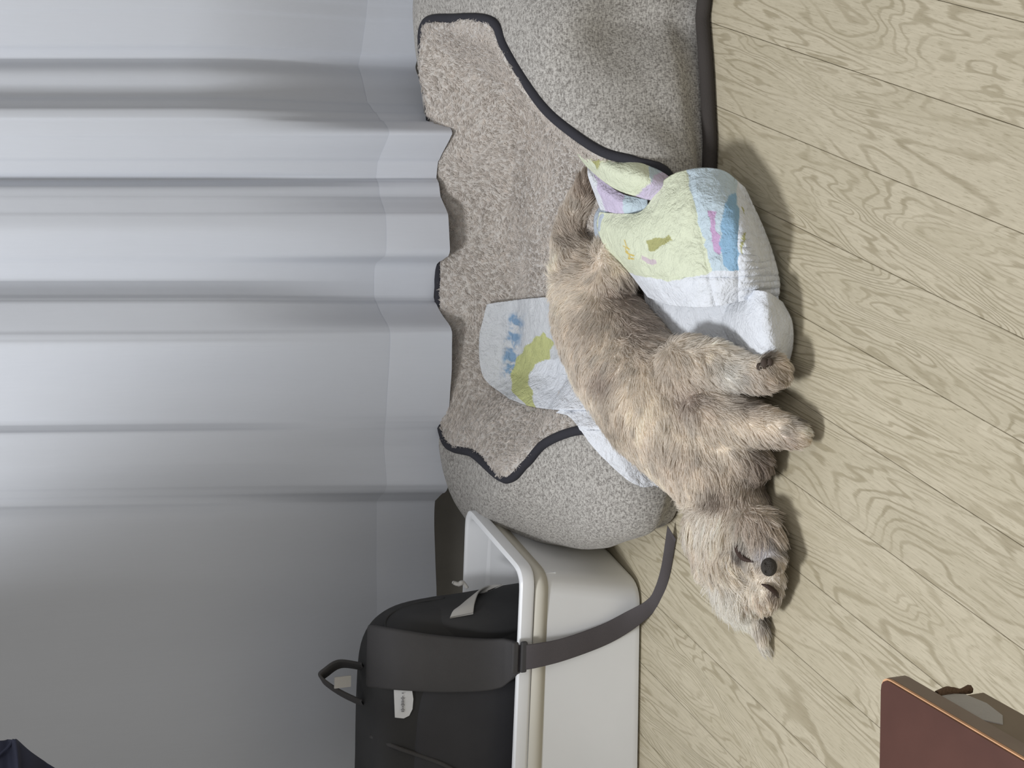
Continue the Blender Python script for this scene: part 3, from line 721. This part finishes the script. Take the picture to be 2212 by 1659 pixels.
sheet('side_flap', GC, M['diaper'], dp2, 40, 110, .003, paint_w, bvh_bed, .012, wrinkle=.006, seed=9)

# ------------------------------------------------------------------ dog lying on its back
dog = thing('dog', 'small beige long haired dog sprawled belly up over the bed with head on floor', 'dog', tuple(P(1450, 900, z=0)))
PXM = lambda x, y, z: FPX / ((P(x, y, z=z) - CAMP) @ Fv)
caps = [  # (px, py, z, radius px) chains
    [(1262, 600, .150, 78), (1292, 690, .150, 108), (1350, 790, .140, 128), (1425, 880, .130, 138), (1492, 950, .120, 128), (1545, 1020, .105, 104)],   # trunk
    [(1545, 1020, .105, 100), (1570, 1070, .095, 88), (1590, 1130, .085, 88)],                                                                    # neck
    [(1590, 1140, .085, 90), (1596, 1200, .080, 92), (1612, 1262, .070, 72)],                                                                     # head
    [(1628, 1150, .095, 58), (1648, 1200, .100, 50), (1664, 1215, .105, 30)],                                                                     # muzzle and jaw
    [(1660, 1245, .085, 36), (1650, 1285, .070, 36)],                                                                                             # brow
    [(1590, 1240, .060, 62), (1590, 1285, .050, 42), (1620, 1330, .035, 26)],
    [(1625, 1320, .035, 26), (1645, 1360, .028, 20), (1655, 1405, .018, 10)],                                                                     # ear on the floor
    [(1525, 1090, .100, 38), (1520, 1150, .085, 40), (1535, 1220, .065, 38)],                                                                     # other ear
    [(1262, 600, .150, 74), (1230, 530, .150, 40), (1240, 470, .150, 32), (1262, 410, .155, 22), (1268, 385, .160, 16)],                        # hind leg
    [(1300, 640, .150, 70), (1330, 600, .150, 42), (1318, 545, .145, 36)],                                                                        # hind thigh
    [(1490, 800, .140, 80), (1555, 790, .130, 52), (1612, 806, .110, 40), (1650, 812, .095, 40), (1668, 802, .090, 42)],                          # front leg
    [(1545, 900, .120, 82), (1610, 912, .100, 50), (1665, 925, .080, 40), (1705, 932, .062, 36), (1722, 940, .055, 31)],                          # front leg
    [(1590, 985, .09, 66), (1625, 1000, .07, 42)],
]
bm = bmesh.new()
def ball(p, r):
    g_ = bmesh.ops.create_icosphere(bm, subdivisions=3, radius=r); bmesh.ops.translate(bm, vec=tuple(p), verts=g_['verts'])
caps = [[(x, y, z * (.86 if x < 1480 else (.74 if y < 1060 or x > 1690 else .58)), r) for x, y, z, r in ch] for ch in caps]
for ch in caps:
    for a, b_ in zip(ch[:-1], ch[1:]):
        pa_, pb_ = P(a[0], a[1], z=a[2]), P(b_[0], b_[1], z=b_[2]); ra, rb = a[3] / PXM(*a[:3]) * .90, b_[3] / PXM(*b_[:3]) * .90
        n_ = max(2, int(np.linalg.norm(pb_ - pa_) / (min(ra, rb) * .25)))
        for k in range(n_ + 1):
            t = k / n_; p = pa_ * (1 - t) + pb_ * t; r = ra * (1 - t) + rb * t
            p[2] = max(p[2], r * .66)
            ball(p, r)
tmp = bpy.data.meshes.new('tmp'); bm.to_mesh(tmp); bm.free()
to = bpy.data.objects.new('tmp', tmp); COL.objects.link(to)
md = to.modifiers.new('r', 'REMESH'); md.mode = 'VOXEL'; md.voxel_size = .005
md = to.modifiers.new('s', 'SMOOTH'); md.iterations = 8; md.factor = .6
dg = bpy.context.evaluated_depsgraph_get(); me = bpy.data.meshes.new_from_object(to.evaluated_get(dg)); bpy.data.objects.remove(to)
nV = len(me.vertices); V = np.zeros(nV * 3); me.vertices.foreach_get('co', V); V = V.reshape(-1, 3)
V[:, 2] = np.where(V[:, 2] < .006, .006 + (V[:, 2] - .006) * .05, V[:, 2])
me.vertices.foreach_set('co', V.reshape(-1)); me.update(); me.name = 'body'
me.polygons.foreach_set('use_smooth', [True] * len(me.polygons))
me.calc_loop_triangles(); T = np.zeros(len(me.loop_triangles) * 3, int); me.loop_triangles.foreach_get('vertices', T); T = T.reshape(-1, 3)

BEIGE = np.array(lin((234, 226, 215)))
spots = [  # px, py, radius px, colour, strength
    (1340, 640, 45, (176, 161, 149), .8), (1300, 820, 32, (181, 167, 157), .7), (1375, 700, 48, (180, 165, 155), .7), (1268, 410, 42, (157, 141, 128), .85), (1490, 860, 42, (183, 169, 160), .7),
    (1235, 520, 30, (187, 176, 165), .6), (1640, 1000, 48, (163, 149, 139), .85), (1655, 1045, 28, (126, 113, 105), .85), (1420, 1080, 34, (197, 184, 174), .5), (1540, 1072, 30, (161, 146, 134), .75), (1600, 1075, 24, (188, 176, 167), .5),
    (1540, 1300, 70, (249, 247, 241), .95), (1525, 1130, 38, (242, 237, 229), .8), (1650, 1150, 40, (211, 206, 203), .7), (1655, 1190, 22, (227, 227, 232), .9), (1598, 1186, 20, (97, 85, 80), .9),
    (1697, 1175, 22, (83, 79, 82), .9), (1685, 1110, 30, (172, 166, 160), .7), (1652, 1338, 17, (84, 71, 63), .98), (1648, 1392, 26, (243, 240, 233), .95), (1672, 1278, 15, (139, 123, 113), .85), (1690, 1250, 18, (229, 224, 219), .7),
    (1650, 772, 16, (78, 68, 62), .95), (1675, 800, 34, (185, 171, 154), .7), (1722, 898, 20, (83, 76, 69), .9), (1738, 928, 12, (247, 245, 238), .95), (1600, 1330, 42, (247, 245, 239), .9),  # dark spot at the second front paw paints its shadow into the fur
    (1300, 930, 60, (202, 190, 175), .6), (1240, 700, 40, (224, 215, 204), .5), (1440, 760, 40, (225, 216, 204), .5), (1570, 810, 44, (227, 226, 222), .8), (1612, 868, 26, (142, 130, 120), .7), (1700, 950, 24, (197, 184, 173), .6), (1560, 960, 40, (230, 224, 214), .5), (1500, 940, 30, (234, 228, 218), .6)]
def dogcol(p):
    q = proj(p); c = np.tile(BEIGE, (len(p), 1))
    lo = np.array([noise.noise(Vector(a * 13)) for a in p]); mid = np.array([noise.noise(Vector(a * 30)) for a in p])
    c *= (1.02 + .22 * lo + .10 * mid)[:, None]
    c[:, 1] *= 1 + .03 * lo; c[:, 2] *= 1 + .04 * lo
    for x, y, r, cc, s in spots:
        k = s * np.exp(-((q[:, 0] - x) ** 2 + (q[:, 1] - y) ** 2) / (r * r)); c = c * (1 - k[:, None]) + np.array(lin(cc)) * k[:, None]
    return np.clip(c, 0.01, 1)
guides = np.array([  # px, py, direction in the picture
    (1230, 560, -.6, -.8), (1260, 430, .2, -1), (1240, 650, -.6, .5), (1300, 700, .2, .9), (1330, 620, .5, .8), (1380, 720, .5, .3), (1250, 780, -.4, .9), (1330, 850, -.2, 1), (1420, 820, .2, 1), (1480, 760, 1, .5),
    (1540, 760, .8, .7), (1600, 790, 1, .3), (1660, 800, .8, .4), (1480, 900, .3, .9), (1400, 950, 0, 1), (1560, 890, .9, .4), (1640, 920, 1, .3), (1710, 940, 1, .5), (1520, 990, .4, .8), (1620, 990, .5, .7),
    (1450, 1050, -.1, 1), (1560, 1040, -.1, 1), (1650, 1040, .2, 1), (1500, 1100, -.7, .5), (1520, 1150, -.1, 1), (1560, 1150, -.25, 1), (1552, 1210, .05, 1), (1565, 1238, .8, .6), (1590, 1246, 1, .0), (1575, 1175, -.35, 1), (1610, 1120, .1, 1), (1640, 1130, .05, 1), (1655, 1180, 0, 1), (1690, 1150, .1, 1),
    (1500, 1200, -.4, 1), (1530, 1270, -.5, .9), (1580, 1310, -.1, 1), (1640, 1240, -.8, .6), (1680, 1245, .6, .9), (1650, 1290, -.2, 1), (1640, 1330, .3, 1), (1655, 1390, .2, 1)])
def dogflow(p):
    q = proj(p); w_ = 1 / ((q[:, None, 0] - guides[None, :, 0]) ** 2 + (q[:, None, 1] - guides[None, :, 1]) ** 2 + 250.0) ** 1.5
    w_ /= w_.sum(1)[:, None]; gx = w_ @ guides[:, 2]; gy = w_ @ guides[:, 3]
    d = -Uv[None] * gx[:, None] - Rv[None] * gy[:, None]
    n3 = np.array([[noise.noise(Vector(a * 16)), noise.noise(Vector(a * 16 + np.array([4, 8, 2]))), noise.noise(Vector(a * 16 + np.array([14, 3, 7])))] for a in p])
    return d + n3 * .50
body = bpy.data.objects.new('body', me); COL.objects.link(body); body.parent = dog
ba = me.color_attributes.new('print', 'FLOAT_COLOR', 'POINT'); cc = np.ones((nV, 4), np.float32); cc[:, :3] = np.clip(dogcol(V) * 1.0, 0, .92); ba.data.foreach_set('color', cc.reshape(-1))
M['skin'] = attr_mat('dog_undercoat', .95, bump=(120, .6, .004)); me.materials.append(M['skin'])
pp, nn, _ = sample(V, T, 130000, 11)
keep = pp[:, 2] > .012; pp, nn = pp[keep], nn[keep]
q = proj(pp); 
ln = np.full(len(pp), .021)
def setlen(x, y, r, v_):
    global ln
    k = np.exp(-((q[:, 0] - x) ** 2 + (q[:, 1] - y) ** 2) / (r * r)); ln = ln * (1 - k) + v_ * k
setlen(1530, 1150, 60, .036); setlen(1560, 1290, 55, .036); setlen(1655, 1160, 45, .017); setlen(1662, 1225, 30, .006); setlen(1640, 1380, 40, .022); setlen(1670, 800, 45, .012); setlen(1725, 940, 40, .011); setlen(1650, 1270, 25, .010); setlen(1262, 410, 30, .02)
grow('fur_coat', pp, nn, dogflow(pp), ln, dogcol(pp), dog, M['fur'], npt=7, lift=.24, r0=.00050, nclump=2400, clump=.5, wave=.20, seed=21)
# longer locks: the flopped ear, the cheek and the chin
def locks(name, x, y, rx, ry, n, length, dirs, colr, wave, seed):
    p_, n_, _ = sample(V, T, 60000, seed); q_ = proj(p_); view = CAMP - p_; view /= np.linalg.norm(view, axis=1)[:, None]
    k = (((q_[:, 0] - x) / rx) ** 2 + ((q_[:, 1] - y) / ry) ** 2 < 1) & (np.sum(n_ * view, 1) > .1) & (p_[:, 2] > .01)
    p_, n_, q_ = p_[k][:n], n_[k][:n], q_[k][:n]
    dx, dy = dirs(q_[:, 0], q_[:, 1]); f_ = -Uv[None] * dx[:, None] - Rv[None] * dy[:, None]
    c_ = np.tile(np.array(lin(colr)), (len(p_), 1)) * (1 + .12 * np.random.default_rng(seed).normal(0, 1, (len(p_), 1)))
    o = grow(name, p_, n_, f_, np.full(len(p_), length), c_, dog, M['fur'], npt=8, lift=.30, r0=.0005, nclump=max(20, n // 45), clump=.7, wave=wave, seed=seed)
    return o
locks('ear_hair', 1532, 1125, 48, 34, 3200, .046, lambda x, y: (np.interp(x, [1490, 1530, 1575], [-.15, .0, -.30]), np.ones_like(y)), (247, 241, 231), .22, 31)
locks('ear_hair', 1552, 1205, 34, 40, 2200, .036, lambda x, y: (np.clip((y - 1190) / 30, -.3, 1.4), np.ones_like(y) * .8), (240, 232, 220), .25, 32)
locks('cheek_hair', 1545, 1285, 60, 42, 3600, .036, lambda x, y: (np.interp(x, [1490, 1600], [-.8, .05]), np.ones_like(y)), (253, 248, 240), .3, 33)
locks('chin_hair', 1645, 1125, 52, 36, 3200, .034, lambda x, y: ((1660 - x) / 140, np.ones_like(y)), (222, 212, 202), .12, 34)
locks('forehead_hair', 1630, 1300, 40, 26, 1800, .024, lambda x, y: (np.interp(x, [1590, 1670], [.1, .3]), np.ones_like(y)), (240, 230, 218), .2, 35)
# nose, closed eye, mouth corner, paw pads
def onbody(x, y, off=0):
    d = P(x, y, z=0) - CAMP; d /= np.linalg.norm(d)
    h_ = bvd.ray_cast(Vector(CAMP), Vector(d)); return np.array(h_[0]) - d * off if h_[0] is not None else P(x, y, z=.02)
bvd = BVHTree.FromPolygons([tuple(v_) for v_ in V], [tuple(t_) for t_ in T])
c = onbody(1661, 1225, .003)
bm = bmesh.new(); bmesh.ops.create_icosphere(bm, subdivisions=4, radius=.0140)
for v_ in bm.verts:
    p = v_.co
    a_ = np.array([p.x, p.y, p.z]); 
    for sx in (-1, 1):
        h0 = np.array([sx * .0065, -.011, .0065]); k = math.exp(-((a_ - h0) @ (a_ - h0)) / (.0032 ** 2)); a_[1] += .006 * k
    a_[1] *= .8; a_[2] *= .88; v_.co = Vector(a_)
bmesh.ops.rotate(bm, cent=(0, 0, 0), matrix=Matrix.Rotation(math.radians(-18), 3, 'X'), verts=bm.verts)
bmesh.ops.translate(bm, vec=tuple(c), verts=bm.verts); bm_obj('nose', bm, M['nose'], dog, True)
e = [onbody(1645, 1262, .010), onbody(1660, 1268, .010), onbody(1675, 1280, .010), onbody(1684, 1296, .009)]
tube('closed_eye', e, [.0012, .004, .004, .0012], M['lid'], dog, 24, 6)
e = [onbody(1588, 1168, .010), onbody(1594, 1188, .010), onbody(1606, 1206, .011), onbody(1628, 1214, .008)]
tube('mouth_line', e, [.0015, .005, .0045, .001], M['lid'], dog, 24, 6)
for (x, y, r) in ((1652, 776, .0085), (1640, 784, .006), (1664, 774, .006)):
    c = onbody(x, y + 8, .006); bm = bmesh.new(); bmesh.ops.create_icosphere(bm, subdivisions=2, radius=r)
    bmesh.ops.scale(bm, vec=(1, .6, .8), verts=bm.verts); bmesh.ops.translate(bm, vec=tuple(c), verts=bm.verts); bm_obj('paw_pad', bm, M['pad'], dog, True)

# ------------------------------------------------------------------ keep every part where it stands under its empty
for t_ in THINGS:
    off_ = Matrix.Translation(-t_.location)
    for ch in list(bpy.data.objects):
        if ch.parent is t_: ch.matrix_parent_inverse = off_
